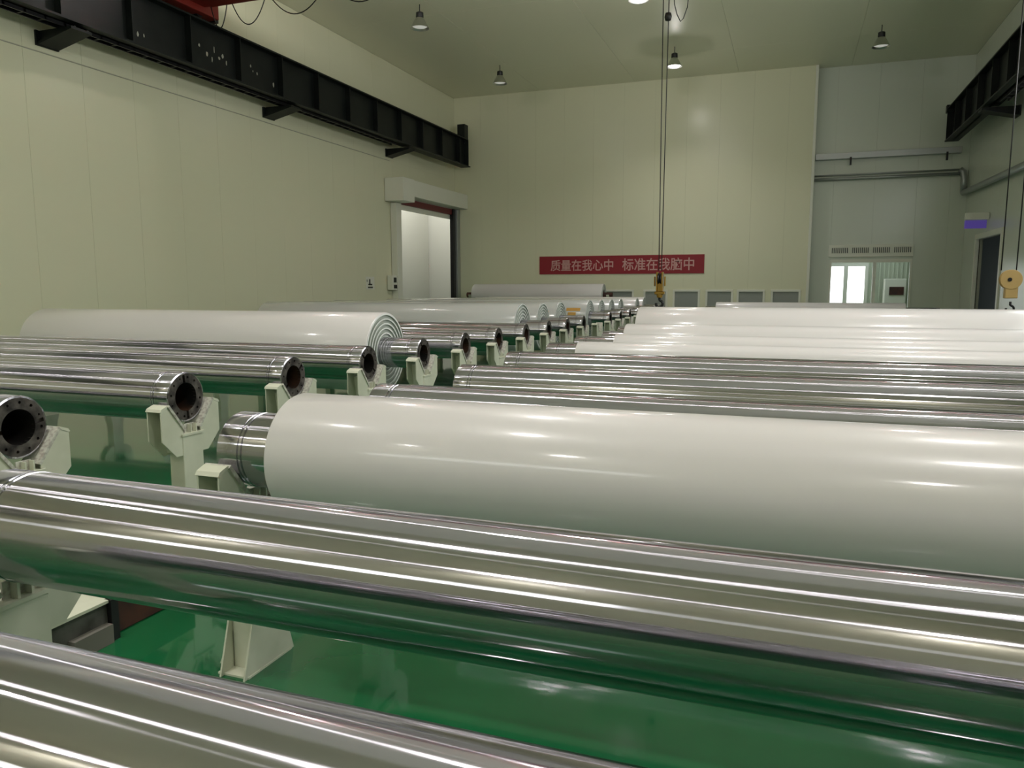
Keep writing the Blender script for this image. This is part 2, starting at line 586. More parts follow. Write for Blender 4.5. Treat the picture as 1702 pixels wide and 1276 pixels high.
# outer daylight door seen through it
bm = bmesh.new()
for q in ((1.55, 1.72, -FZ, 1.15), (3.5, 3.65, -FZ, 1.15), (1.72, 3.5, 1.0, 1.15), (2.5, 2.7, -FZ, 1.0)):
    box(bm, P(q[0], 43.48, q[2]), P(q[1], 43.62, q[3]))
structure(new_obj('door_1', bm, M_white))
gr = empty('air_grille', P(3.25, YF2, 1.5), 'long pale slotted air grille above the bright recess window', 'vent')
chl(boxo('frame', P(1.52, YF2 - .08, 1.3), P(5.02, YF2 - .005, 1.85), M_white, gr, .008))
M_slot = mat('slot_dark', (0.10, 0.11, 0.10), 0.7)
for s in range(4):
    x0 = 1.62 + s * .86
    for k in range(9):
        x = x0 + .04 + k * .08
        chl(boxo('slat', P(x, YF2 - .095, 1.48), P(x + .035, YF2 - .08, 1.72), M_slot, gr))
ac = empty('cabinet', P(4.6, 42.6, -FZ), 'pale upright cabinet with a dark screen seen through the recess window', 'cabinet')
chl(boxo('body', P(4.35, 42.4, -FZ), P(5.3, 43.3, .35), M_white, ac, .01))
chl(boxo('screen', P(4.55, 42.36, -.45), P(5.2, 42.4, -.05), M_rust, ac))
# corrugated ribs on the vestibule wall
rb = bpy.data.objects['wall_vestibule']
for k in range(12):
    boxo('rib', P(3.75 + k * .2, 43.42, -FZ), P(3.83 + k * .2, 43.5, 3.1), M_palegreen, rb)

# ---------------------------------------------------------------- pipes and cable tray
tr = empty('cable_tray', P(3.8, YF2, 5.7), 'grey cable tray running across the recess wall', 'cable tray')
chl(boxo('tray', P(XSTEP + .05, YF2 - .35, 5.64), P(6.6, YF2 - .02, 5.9), M_galv, tr, .006))
for x in (2.2, 6.0):
    bm = bmesh.new()
    box(bm, P(x, YF2 - .4, 5.35), P(x + .08, YF2 - .3, 5.7))
    chl(new_obj('bracket', bm, M_darkmetal, tr))
pp = empty('duct_pipe', P(6.8, YF2 - .3, 4.8), 'grey metal pipe crossing the recess and turning along the right wall', 'pipe')
bm = bmesh.new()
tube(bm, [P(XSTEP + .05, YF2 - .2, 4.78), P(6.6, YF2 - .2, 4.78)], .055)
chl(new_obj('long_run', bm, M_galv, pp, True))
bm = bmesh.new()
tube(bm, [P(XSTEP + .05, YF2 - .2, 4.95), P(6.6, YF2 - .2, 4.95)], .03)
chl(new_obj('thin_run', bm, M_galv, pp, True))
bm = bmesh.new()
tube(bm, [P(6.6, YF2 - .2, 4.95), P(6.72, YF2 - .25, 4.85), P(6.75, YF2 - .3, 4.6), P(6.75, YF2 - .35, 3.95)], .10)
tube(bm, [P(6.75, YF2 - .35, 3.95), P(6.75, 20, 3.6)], .10)
chl(new_obj('elbow_run', bm, M_galv, pp, True))

# display over the right door
sg = empty('display_board', P(XR, 36, 2.4), 'pale box with purple lettered display over the side door', 'sign')
chl(boxo('housing', P(6.13, 34.0, 2.5), P(6.93, 34.15, 2.76), M_white, sg, .01))
chl(boxo('display', P(6.13, 33.98, 2.17), P(6.85, 34.13, 2.47), M_purple, sg))
bm = bmesh.new()
box(bm, P(XR - .05, RDY0 - .2, -FZ), P(XR + .1, RDY0, RDZ + .2))
box(bm, P(XR - .05, RDY1, -FZ), P(XR + .1, RDY1 + .2, RDZ + .2))
box(bm, P(XR - .05, RDY0, RDZ), P(XR + .1, RDY1, RDZ + .2))
structure(new_obj('door_2', bm, M_white))

# ---------------------------------------------------------------- banner
bn = empty('slogan_banner', P(-8.1, YF, .6), 'long red slogan banner with pale lettering on the far wall', 'banner')
chl(boxo('cloth', P(-12.22, YF - .04, .61), P(-3.97, YF - .003, 1.51), M_banner, bn))


def text_mesh(s, x0, x1, zc, y, name, parent):
    cu = bpy.data.curves.new(name, 'FONT')
    cu.body = s
    cu.size = 1
    cu.offset = 0.012
    cu.resolution_u = 3
    t = bpy.data.objects.new(name + '_tmp', cu)
    C.objects.link(t)
    bpy.context.view_layer.update()
    dg = bpy.context.evaluated_depsgraph_get()
    me = bpy.data.meshes.new_from_object(t.evaluated_get(dg))
    bpy.data.objects.remove(t)
    xs_ = [v.co.x for v in me.vertices]
    ys_ = [v.co.y for v in me.vertices]
    sc = (x1 - x0) * U / (max(xs_) - min(xs_))
    cy = (max(ys_) + min(ys_)) / 2
    mx = min(xs_)
    base = P(x0, y, zc)
    for v in me.vertices:
        v.co = Vector((base.x + (v.co.x - mx) * sc, base.y, base.z + (v.co.y - cy) * sc * 1.08))
    me.materials.append(M_text)
    o = bpy.data.objects.new(name, me)
    C.objects.link(o)
    o.parent = parent
    chl(o)
    return o


text_mesh('质量在我心中', -11.62, -8.38, 1.05, YF - .048, 'lettering', bn)
text_mesh('标准在我脑中', -7.93, -4.44, 1.06, YF - .048, 'lettering', bn)

# ---------------------------------------------------------------- crane runway beams and brackets


def runway(xc, name, label, wallx, y1):
    zb, zt = 6.05, 7.4
    y0 = YB + .2
    b = empty(name, P(xc, 15, zb), label, 'beam')
    chl(boxo('web', P(xc - .03, y0, zb), P(xc + .03, y1, zt), M_black, b))
    chl(boxo('top_flange', P(xc - .26, y0, zt - .05), P(xc + .26, y1, zt), M_black, b))
    chl(boxo('bottom_flange', P(xc - .26, y0, zb), P(xc + .26, y1 + .25, zb + .05), M_black, b))
    r_ = chl(boxo('rail', P(xc - .06, y0, zt), P(xc + .06, y1, zt + .09), M_rail, b))
    r_['label'] = 'rusty red crane rail'
    chl(boxo('end_plate', P(xc - .26, y1 - .02, zb + .05), P(xc + .26, y1 + .02, zt - .05), M_black, b))
    s = 1 if xc < 0 else -1
    y = 15.76 - 2.03 * 11
    while y < y1 - .5:
        if y > y0:
            chl(boxo('stiffener', P(xc - .23, y - .02, zb + .05), P(xc + .23, y + .02, zt - .05), M_black, b))
        y += 2.03
    # conductor ladder below the flange
    xo = xc - s * .18
    chl(boxo('conductor_rail', P(xo - .14, y0, zb - .08), P(xo - .10, 30, zb - .0), M_darkmetal, b))
    chl(boxo('conductor_rail', P(xo + .10, y0, zb - .08), P(xo + .14, 30, zb - .0), M_darkmetal, b))
    bm = bmesh.new()
    yy = 10.0
    while yy < 30:
        box(bm, P(xo - .14, yy, zb - .07), P(xo + .14, yy + .05, zb))
        yy += .5
    chl(new_obj('ladder_rung', bm, M_darkmetal, b))['kind'] = 'stuff'
    es = chl(boxo('end_stop', P(xc - .3, y1 - .1, zt - .2), P(xc + .1, y1 + .35, zt + .75) if s > 0 else P(xc + .3, y1 + .2, zt + .1), M_black, b))
    return b


runway(-16.0, 'runway_beam', 'black steel crane runway beam with stiffeners along the left wall', XL, 37.05)
runway(6.1, 'runway_beam', 'black crane runway beam with red rail along the right wall', XR, 37.6)
bsdf(M_black).inputs['Specular IOR Level'].default_value = 0.2
# paint chips on the left beam web
lb = bpy.data.objects['runway_beam']
chip = mat('bare_chip', (0.38, 0.38, 0.32), 0.7)
bm = bmesh.new()
random.seed(3)
for (yc, zc) in ((18.3, 6.75), (18.6, 6.6), (18.9, 6.8), (18.8, 6.5), (19.1, 6.6), (19.4, 6.55), (20.5, 6.75), (20.6, 6.62), (20.8, 6.6), (15.9, 6.45), (16.1, 6.4), (16.3, 6.42), (19.25, 6.7), (21.6, 6.45)):
    h = random.uniform(.04, .12)
    wd = random.uniform(.02, .06)
    pts = [(yc + wd * math.cos(a) * random.uniform(.6, 1), zc + h * math.sin(a) * random.uniform(.6, 1)) for a in [k * math.pi / 4 for k in range(8)]]
    prism_yz(bm, [((y) * U, (z + FZ) * U) for y, z in pts], (-16 + .03) * U, (-16 + .03) * U + .0015)
chl(new_obj('paint_chip', bm, chip, lb))['kind'] = 'stuff'


def corbel(side, y, label):
    wallx = XL if side > 0 else XR
    e = empty('corbel_bracket', P(wallx, y, 5.35), label, 'bracket')
    x0 = wallx + side * .01
    x1 = wallx + side * 1.15
    for ya in (y - .2, y + .15):
        bm = bmesh.new()
        pl = [(x0, 5.70), (x1, 5.96), (x1, 5.98), (x0, 5.98)]
        a = [bm.verts.new(P(px, ya, pz)) for px, pz in pl]
        b = [bm.verts.new(P(px, ya + .05, pz)) for px, pz in pl]
        bm.faces.new(a)
        bm.faces.new(b[::-1])
        for k in range(4):
            bm.faces.new((a[k], a[(k + 1) % 4], b[(k + 1) % 4], b[k]))
        chl(new_obj('web', bm, M_black, e))
    bm = bmesh.new()
    pl = [(x0, 5.64), (x1, 5.90), (x1, 5.96), (x0, 5.70)]
    a = [bm.verts.new(P(px, y - .28, pz)) for px, pz in pl]
    b = [bm.verts.new(P(px, y + .28, pz)) for px, pz in pl]
    bm.faces.new(a)
    bm.faces.new(b[::-1])
    for k in range(4):
        bm.faces.new((a[k], a[(k + 1) % 4], b[(k + 1) % 4], b[k]))
    chl(new_obj('bottom_plate', bm, M_black, e))
    chl(boxo('wall_plate', P(x0, y - .3, 5.64), P(x0 + side * .05, y + .3, 5.98), M_black, e))


corbel(1, 14.25, 'large black corbel bracket under the left beam, nearest one')
corbel(1, 22.55, 'middle black corbel bracket under the left beam')
corbel(1, 30.9, 'small far black corbel bracket under the left beam above the roller door')
corbel(-1, 31.0, 'black corbel bracket holding the right beam at the picture edge')
for y in (22.9,):
    corbel(-1, y, 'black corbel bracket holding the right beam beyond the picture edge')

# ---------------------------------------------------------------- travelling crane
cr = empty('bridge_crane', P(-16, 17.8, 7.49), 'red overhead crane girder riding on the left runway beam', 'crane')
chl(boxo('girder', P(-15.9, 17.3, 7.72), P(6.3, 18.3, 8.7), M_red, cr, .01))
chl(boxo('end_truck', P(-16.35, 15.4, 7.55), P(-15.7, 18.85, 8.3), M_red, cr, .01))
chl(boxo('end_truck', P(5.8, 15.4, 7.55), P(6.4, 18.85, 8.3), M_red, cr, .01))
chl(boxo('buffer', P(-16.2, 18.85, 7.52), P(-15.85, 19.0, 7.75), M_cable, cr))
for y in (15.9, 18.3):
    bm = bmesh.new()
    lathe_x(bm, [(-.08, 0), (-.08, .13), (.08, .13), (.08, 0)], 24)
    wh = new_obj('wheel', bm, M_darkmetal, cr)
    wh.location = P(-16, y, 7.66) - cr.location
    bm = bmesh.new()
    lathe_x(bm, [(-.08, 0), (-.08, .13), (.08, .13), (.08, 0)], 24)
    wh = new_obj('wheel', bm, M_darkmetal, cr)
    wh.location = P(6.1, y, 7.66) - cr.location
fc = empty('festoon_cable', P(-13, 18.4, 7.7), 'black festoon cable hanging in loops below the red crane girder', 'cable')
for (xa, xb, dz) in ((-15.6, -15.05, .62), (-14.88, -13.78, .62), (-13.6, -11.95, .52), (-11.6, -9.95, .45), (-9.7, -8.2, .3)):
    bm = bmesh.new()
    tube(bm, [P(xa + (xb - xa) * t / 16, 18.42, 7.78 - dz * (1 - (2 * t / 16 - 1) ** 2)) for t in range(17)], .012, 6)
    chl(new_obj('loop', bm, M_cable, fc, True))
chl(boxo('track', P(-15.6, 18.34, 7.76), P(5.7, 18.44, 7.84), M_red, fc))

# ---------------------------------------------------------------- hook blocks


def hook_curve(bm, c, r, t):
    pts = [(c[0], c[1], c[2] + r * 2.1), (c[0], c[1], c[2] + r * 1.2)]
    for k in range(14):
        a = math.radians(80 - k * 21)
        pts.append((c[0] + r * math.cos(a), c[1], c[2] + r * math.sin(a)))
    tube(bm, pts, t, 8)


HY = 17.8
hk = empty('hook_block', P(-2.84, HY, -.2), 'yellow brass hook block on twin ropes hanging before the red banner', 'hook')
for dx0, dx1 in ((-.16, -.03), (-.02, .03)):
    bm = bmesh.new()
    tube(bm, [P(-2.75 + dx0, HY, 7.7), P(-2.84 + dx1, HY, .35)], .009, 6)
    chl(new_obj('rope', bm, M_cable, hk, True))
bm = bmesh.new()
prism_yz(bm, [(-.02, -.05), (.02, -.05), (.02, .05), (-.02, .05)], -.03, .03)
bm.free()
chl(boxo('side_plate', P(-2.915, HY - .09, -.12), P(-2.885, HY + .09, .32), M_yellow, hk, .004))
chl(boxo('side_plate', P(-2.795, HY - .09, -.12), P(-2.765, HY + .09, .32), M_yellow, hk, .004))
bm = bmesh.new()
lathe_x(bm, [(-.034, 0), (-.034, .10), (-.024, .105), (0, .085), (.024, .105), (.034, .10), (.034, 0)], 28)
s_ = new_obj('sheave', bm, M_darkmetal, hk, True, 40)
s_.location = P(-2.84, HY, .17) - hk.location
chl(boxo('brass_body', P(-2.885, HY - .05, -.12), P(-2.795, HY + .05, .08), M_yellow, hk, .004))
for dx_ in (-.13, .1):
    chl(boxo('ear', P(-2.84 + dx_, HY - .04, .0), P(-2.84 + dx_ + .03, HY + .04, .22), M_yellow, hk, .008))
chl(boxo('crosshead', P(-2.95, HY - .07, -.19), P(-2.73, HY + .07, -.12), M_yellow, hk, .01))
bm = bmesh.new()
lathe_z(bm, [(0, -.08), (.05, -.08), (.06, -.03), (.05, .03), (0, .03)], 20)
s_ = new_obj('nut', bm, M_yellow, hk, True, 40)
s_.location = P(-2.84, HY, -.16) - hk.location
bm = bmesh.new()
hook_curve(bm, tuple(P(-2.84, HY, -.40)), .06, .024)
chl(new_obj('hook', bm, M_darkmetal, hk, True))
cl = hk
bm = bmesh.new()
lathe_z(bm, [(0, -.07), (.05, -.06), (.065, 0), (.05, .06), (0, .07)], 12)
s_ = new_obj('rope_clamp', bm, M_cable, cl, True)
s_.location = P(-2.79, HY, 5.85) - cl.location
bm = bmesh.new()
tube(bm, [P(-2.66, HY, 7.7), P(-2.64, HY, 6.9), P(-2.68, HY, 6.4), P(-2.66, HY, 6.1), P(-2.6, HY, 5.88), P(-2.52, HY, 5.72), P(-2.46, HY, 5.78), P(-2.38, HY, 6.0), P(-2.36, HY, 6.25), P(-2.42, HY, 6.5), P(-2.36, HY, 6.9), P(-2.4, HY, 7.7)], .008, 6)
chl(new_obj('control_wire', bm, M_cable, cl, True))

k2 = empty('pulley_block', P(4.07, HY, .1), 'tan round pulley block with hook at the right picture edge', 'pulley')
for xa, xb in ((3.93, 3.9), (4.2, 4.16)):
    bm = bmesh.new()
    tube(bm, [P(xa, HY, 7.7), P(xb, HY, .3)], .009, 6)
    chl(new_obj('rope', bm, M_cable, k2, True))
for dy in (-.07, .05):
    bm = bmesh.new()
    lathe_z(bm, [(0, 0), (.15, 0), (.155, .008), (.15, .016), (0, .016)], 40)
    s_ = new_obj('cheek_plate', bm, M_tan, k2, True, 40)
    s_.rotation_euler = (math.pi / 2, 0, 0)
    s_.location = P(4.07, HY + dy, .12) - k2.location
bm = bmesh.new()
lathe_z(bm, [(0, 0), (.135, 0), (.12, .04), (.135, .08), (0, .08)], 32)
s_ = new_obj('sheave', bm, M_darkmetal, k2, True, 40)
s_.rotation_euler = (math.pi / 2, 0, 0)
s_.location = P(4.07, HY + .05, .12) - k2.location
bm = bmesh.new()
lathe_z(bm, [(0, 0), (.03, 0), (.03, .03), (0, .03)], 20)
s_ = new_obj('pin', bm, M_darkmetal, k2)
s_.rotation_euler = (math.pi / 2, 0, 0)
s_.location = P(4.04, HY - .07, .12) - k2.location
chl(boxo('yoke', P(3.98, HY - .08, -.25), P(4.2, HY + .08, -.02), M_tan, k2, .01))
bm = bmesh.new()
hook_curve(bm, tuple(P(4.1, HY, -.46)), .055, .018)
chl(new_obj('hook', bm, M_darkmetal, k2, True))

# ---------------------------------------------------------------- lamps


def lamp_parts(root, lit):
    bm = bmesh.new()
    lathe_z(bm, [(0, .42), (.012, .42), (.012, .20), (0, .20)], 10)
    new_obj('stem', bm, M_cable, root)
    bm = bmesh.new()
    lathe_z(bm, [(0, .22), (.06, .22), (.10, .20), (.105, .08), (.09, .06), (0, .06)], 28)
    new_obj('housing', bm, M_cable, root, True, 40)
    bm = bmesh.new()
    lathe_z(bm, [(.09, .07), (.14, .0), (.25, -.20), (.262, -.215), (.255, -.215), (.24, -.20), (.13, .0), (.08, .05)], 36)
    new_obj('shade', bm, M_alu, root, True, 50)
    bm = bmesh.new()
    lathe_z(bm, [(0, -.20), (.10, -.195), (.2, -.165), (.215, -.15), (.0, -.14)], 32)
    new_obj('lens', bm, M_lens_on if lit else M_lens_off, root, True, 50)


base_on = empty('high_bay_lamp', (0, 0, 0), 'x', 'lamp')
lamp_parts(base_on, True)
base_off = empty('high_bay_lamp', (0, 0, 0), 'x', 'lamp')
lamp_parts(base_off, False)
LAMPS = []
COLX = [-12.54, -4.9, 2.78]
ROWY = [-6.1, 1.75, 9.6, 17.45, 25.3, 33.15]
LBL = {(0, 4): 'unlit high bay lamp near the crane cable loops, upper left ceiling', (0, 5): 'unlit high bay lamp above the roller door corner',
       (1, 4): 'lit high bay lamp cut by the top picture edge', (1, 5): 'brightly lit high bay lamp in front of the far wall',
       (2, 5): 'unlit high bay lamp on the dark ceiling above the recess', (2, 4): 'high bay lamp beyond the top edge over the right side'}
used = {True: False, False: False}
for i, x in enumerate(COLX):
    for j, y in enumerate(ROWY):
        lit = (i == 1) or (j <= 3 and (i, j) != (0, 2))
        src = base_on if lit else base_off
        if used[lit]:
            o = clone(src)
        else:
            o = src
            used[lit] = True
        o.location = P(x, y, ZC) - Vector((0, 0, .42))
        o['label'] = LBL.get((i, j), ('lit' if lit else 'unlit') + ' high bay lamp outside the picture, %s across and %s from the back wall' % (['first', 'second', 'third'][i], ['first', 'second', 'third', 'fourth', 'fifth', 'sixth'][j]))
        o['group'] = 'ceiling lamps' if (i, j) in LBL else 'ceiling lamps outside the picture'
        if lit:
            area('lamp_light', P(x, y, ZC) - Vector((0, 0, .64)), .42, LAMP_POWER, LAMP_COL, (0, 0, 0), spread=math.radians(130), shape='DISK')
            pl = bpy.data.lights.new('lamp_fill', 'POINT')  # added fill, boosted in some rows to brighten the far end
            pl.energy = FILL_POWER * (9 if j == 3 and i < 2 else 1.6 if j == 4 else 1)
            pl.color = LAMP_COL
            pl.shadow_soft_size = .08
            po = bpy.data.objects.new('lamp_fill', pl)
            C.objects.link(po)
            po.location = P(x, y, ZC) - Vector((0, 0, .74))

# ---------------------------------------------------------------- rollers
RC = .23 * U            # core radius
CL = 8.1 * U            # core length
GROOVE = .12


def barrel_mesh(name):
    r = RC
    bm = bmesh.new()
    g = GROOVE
    prof = [(0.0, r * .93), (.004, r * .985), (.010, r), (g, r), (g + .003, r - .006), (g + .010, r - .006), (g + .013, r + .001), (g + .022, r + .001),
            (g + .025, r - .006), (g + .030, r - .006), (g + .034, r)]
    full = prof + [(CL - x, q) for x, q in reversed(prof)]
    # insert spans so the shading stays even
    lathe_x(bm, full, 128)
    me = bpy.data.meshes.new(name)
    bmesh.ops.recalc_face_normals(bm, faces=bm.faces)
    bm.to_mesh(me)
    bm.free()
    for p in me.polygons:
        p.use_smooth = True
    me.set_sharp_from_angle(angle=math.radians(25))
    me.materials.append(M_chrome)
    return me


def flange_mesh():
    """annular end flange with ring of bolt holes and two keyways, outer face at x=0 looking to +x"""
    r = RC
    bm = bmesh.new()
    lathe_x(bm, [(0, r * .57), (0, r * .93), (-.03, r * .93), (-.03, r * .57), (0, r * .57)], 72)
    bmesh.ops.remove_doubles(bm, verts=bm.verts, dist=1e-6)
    a = new_obj('flange_tmp', bm, M_flange)
    bm = bmesh.new()
    for k in range(12):
        an = math.radians(15 + 30 * k)
        y, z = r * .78 * math.cos(an), r * .78 * math.sin(an)
        rr = .0095 if k % 3 else .0075
        lo = [bm.verts.new((-.02, y + rr * math.cos(t * math.pi / 5), z + rr * math.sin(t * math.pi / 5))) for t in range(10)]
        hi = [bm.verts.new((.02, v.co.y, v.co.z)) for v in lo]
        bm.faces.new(lo)
        bm.faces.new(hi[::-1])
        for i in range(10):
            j = (i + 1) % 10
            bm.faces.new((lo[j], lo[i], hi[i], hi[j]))
    for sgn in (1, -1):
        box(bm, (-.018, -.012, sgn * r * .50), (.02, .012, sgn * r * .88))
    b = new_obj('cut_tmp', bm, M_hole)
    md = a.modifiers.new('b', 'BOOLEAN')
    md.object = b
    md.operation = 'DIFFERENCE'
    md.solver = 'EXACT'
    bpy.context.view_layer.update()
    dg = bpy.context.evaluated_depsgraph_get()
    me = bpy.data.meshes.new_from_object(a.evaluated_get(dg))
    bpy.data.objects.remove(a)
    bpy.data.objects.remove(b)
    return me


def bore_mesh():
    r = RC * .57
    bm = bmesh.new()
    lathe_x(bm, [(0, r), (-.9, r), (-.9, 0)], 48)
    bmesh.ops.reverse_faces(bm, faces=bm.faces)
    me = bpy.data.meshes.new('bore')
    bm.to_mesh(me)
    bm.free()
    for p in me.polygons:
        p.use_smooth = True
    me.materials.append(M_bore)
    return me


ME_BARREL = barrel_mesh('barrel')
ME_FLANGE = flange_mesh()
ME_BORE = bore_mesh()
FILMS = {}


def film_mesh(r, ln, wrap=False):
    key = (r, ln, wrap)
    if key in FILMS:
        return FILMS[key]
    R = r * U
    ri = RC + .001
    seg = 128
    bm = bmesh.new()
    ch = min(.018, (R - ri) * .4)
    # outer skin
    lathe_x(bm, [(0, R - ch), (ch * .3, R - ch * .3), (ch, R), (ln * .25, R), (ln * .5, R), (ln * .75, R), (ln - ch, R), (ln - ch * .3, R - ch * .3), (ln, R - ch)], seg)
    n_skin = len(bm.faces)

    # stepped wound edges
    nst = 5 if r > .5 else (2 if r > .33 else 1)
    for end in (0, 1):
        prof = []
        rr = R - ch
        stp = (R - ch - ri) / nst
        for k in range(nst):
            a, b = rr, rr - stp
            lip = min(.016, stp * .35)
            dp = -.022 if nst > 1 else 0
            prof += [(0, a, 'l'), (0, a - lip, 'l'), (dp, a - lip, 'e'), (dp, b, 'e')]
            rr = b
        pts = [(ln + x if end else -x, q) for x, q, _ in prof]
        before = set(bm.faces)
        lathe_x(bm, pts, seg)
        newf = [f for f in bm.faces if f not in before]
        for idx, f in enumerate(newf):
            s = idx // seg
            f.material_index = 2 if s % 4 == 0 else 1
    for i, f in enumerate(bm.faces):
        if i < n_skin:
            f.material_index = 0
    bmesh.ops.remove_doubles(bm, verts=bm.verts, dist=1e-5)
    bmesh.ops.recalc_face_normals(bm, faces=bm.faces)
    me = bpy.data.meshes.new('film')
    bm.to_mesh(me)
    bm.free()
    for p in me.polygons:
        p.use_smooth = True
    me.set_sharp_from_angle(angle=math.radians(35))
    me.materials.append(M_wrap if wrap else M_film)
    me.materials.append(M_edge)
    me.materials.append(M_lip)
    FILMS[key] = me
    return me


def child(name, me, parent, loc=(0, 0, 0), rot=(0, 0, 0)):
    o = bpy.data.objects.new(name, me)
    C.objects.link(o)
    o.parent = parent
    o.location = loc
    o.rotation_euler = rot
    return o


ORD = ['first', 'second', 'third', 'fourth', 'fifth', 'sixth', 'seventh', 'eighth', 'ninth', 'tenth', 'eleventh', 'twelfth', 'thirteenth',
       'fourteenth', 'fifteenth', 'sixteenth', 'seventeenth', 'eighteenth', 'nineteenth', 'twentieth', 'twenty-first']


def roller(x0, y, label, group, film=None, z=-1.0, wrap=False, spin=0.0, sticker=False):
    """x0: left end (units). film: (radius, left offset, length) in units"""
    cat = 'film roll' if film else 'steel roller'
    e = empty('film_roll' if film else 'steel_roller', P(x0, y, z), label, cat, group)
    e.rotation_euler = (spin, 0, 0)
    child('barrel', ME_BARREL, e)
    f = child('end_flange', ME_FLANGE, e, (CL + .0005, 0, 0))
    child('bore', ME_BORE, f, (-.001, 0, 0))
    f = child('end_flange', ME_FLANGE, e, (-.0005, 0, 0), (0, math.pi, 0))
    child('bore', ME_BORE, f, (-.001, 0, 0))
    if film:
        r, off, ln = film
        fo = child('film', film_mesh(r, ln * U, wrap), e, (off * U, 0, 0))
        if sticker:
            R = r * U + .0015
            bm = bmesh.new()
            for (a0, a1, xa, xb, ) in ((2.02, 2.2, ln * U - .5, ln * U - .15), (1.78, 1.95, ln * U - .45, ln * U - .25)):
                n = 6
                lo = []
                hi = []
                for k in range(n + 1):
                    t = a0 + (a1 - a0) * k / n
                    lo.append(bm.verts.new((xa, -R * math.sin(t) * 1.0, R * math.cos(t) * -1.0)))
                    hi.append(bm.verts.new((xb, -R * math.sin(t), -R * math.cos(t))))
                for k in range(n):
                    bm.faces.new((lo[k], lo[k + 1], hi[k + 1], hi[k]))
            new_obj('sticker', bm, M_sticker, fo)
    return e


LX1 = -5.19
LX0 = LX1 - 8.1
LY = [3.909, 5.543, 7.176, 8.81, 10.43, 12.03, 13.62, 15.24, 16.85, 18.42, 20.02, 21.65, 23.25, 24.77, 26.3, 27.85, 29.4, 31.0, 32.6, 34.2]
LFILM = {4: .61, 8: .62, 9: .60, 10: .60, 12: .59, 13: .575, 14: .565, 15: .56, 17: .54, 18: .545}
for k in range(19):
    if k == 11:
        continue
    sp = random.uniform(0, 6.28)
    if k == 0:
        sp = math.radians(-82)
    if k == 1:
        sp = math.radians(5)
    if k in LFILM:
        lab = 'large white film roll on steel core, %s place of the left row' % ORD[k]
        if k == 4:
            lab = 'nearest white film roll of the left row, its layered end facing the aisle'
        roller(LX0, LY[k], lab, 'film rolls in the left row', (LFILM[k], .42, 7.04), wrap=(k in (8, 9, 10, 12, 13, 14, 15)), spin=sp if k not in (10, 12) else 0, sticker=(k in (10, 12)))
    else:
        lab = 'bare polished steel roller, %s from the front in the left row' % ORD[k]
        roller(LX0, LY[k], lab, 'bare steel rollers in the left row', spin=sp)

RX0 = -3.13
RYS = {-2: 1.087, -1: 2.26, 0: 3.86, 1: 5.38, 2: 7.0, 3: 8.64, 4: 10.18, 5: 11.63, 6: 13.17, 7: 14.8, 8: 16.4, 9: 18.0, 10: 19.6, 17: 30.9}
RFILM = {0: .365, 4: .25, 5: .275, 6: .36, 7: .61, 17: .385}
RDX = {0: -.07, 1: .05, 2: .06, 3: -.03, 4: 0, 5: 0, 6: .07}
for k, y in RYS.items():
    x0 = RX0 + RDX.get(k, 0)
    if k in RFILM:
        names = {0: 'big glossy white film roll in the near right, steel core end showing', 4: 'thin white film roll just behind the group of bare right rollers',
                 5: 'second thin white film roll behind the bare right rollers', 6: 'medium white film roll before the tallest one in the right row',
                 7: 'tallest white film roll of the right row, under the hook', 17: 'farthest film roll of the right row, a thin strip below the bright window'}
        roller(x0, y, names[k], 'film rolls in the right row', (RFILM[k], {0: .44, 4: .42, 5: .62, 6: .40}.get(k, .40), 6.95 if k < 17 else 6.6), spin=random.uniform(0, 6.28))
    else:
        names = {-2: 'nearest polished steel roller crossing the lower left corner', -1: 'long polished steel roller crossing the whole lower picture',
                 1: 'bare steel roller directly behind the big near film roll', 2: 'middle one of three bare rollers behind the big film roll',
                 3: 'rear one of three bare rollers, touching the thin white film roll'}
        roller(x0, y, names.get(k, 'bare steel roller hidden %s behind the tallest right film roll' % {8: 'directly', 9: 'second', 10: 'third'}.get(k, '')), 'bare steel rollers in the right row', spin=random.uniform(0, 6.28))

# the raised roll near the far wall
e = empty('film_roll', P(-15.42, 36.0, -.42), 'raised matt white film roll on tall trestles beside the roller door', 'film roll')
bm = bmesh.new()
lathe_x(bm, [(0, 0), (0, .10), (.005, .105), (7.46 * U - .005, .105), (7.46 * U, .10), (7.46 * U, 0)], 40)
new_obj('core', bm, M_rust, e, True, 40)
fm = film_mesh(.54, 6.62 * U, False)
fo = child('film', fm, e, (.43 * U, 0, 0))

# ---------------------------------------------------------------- stands
AX = 1.4 * U     # axis height


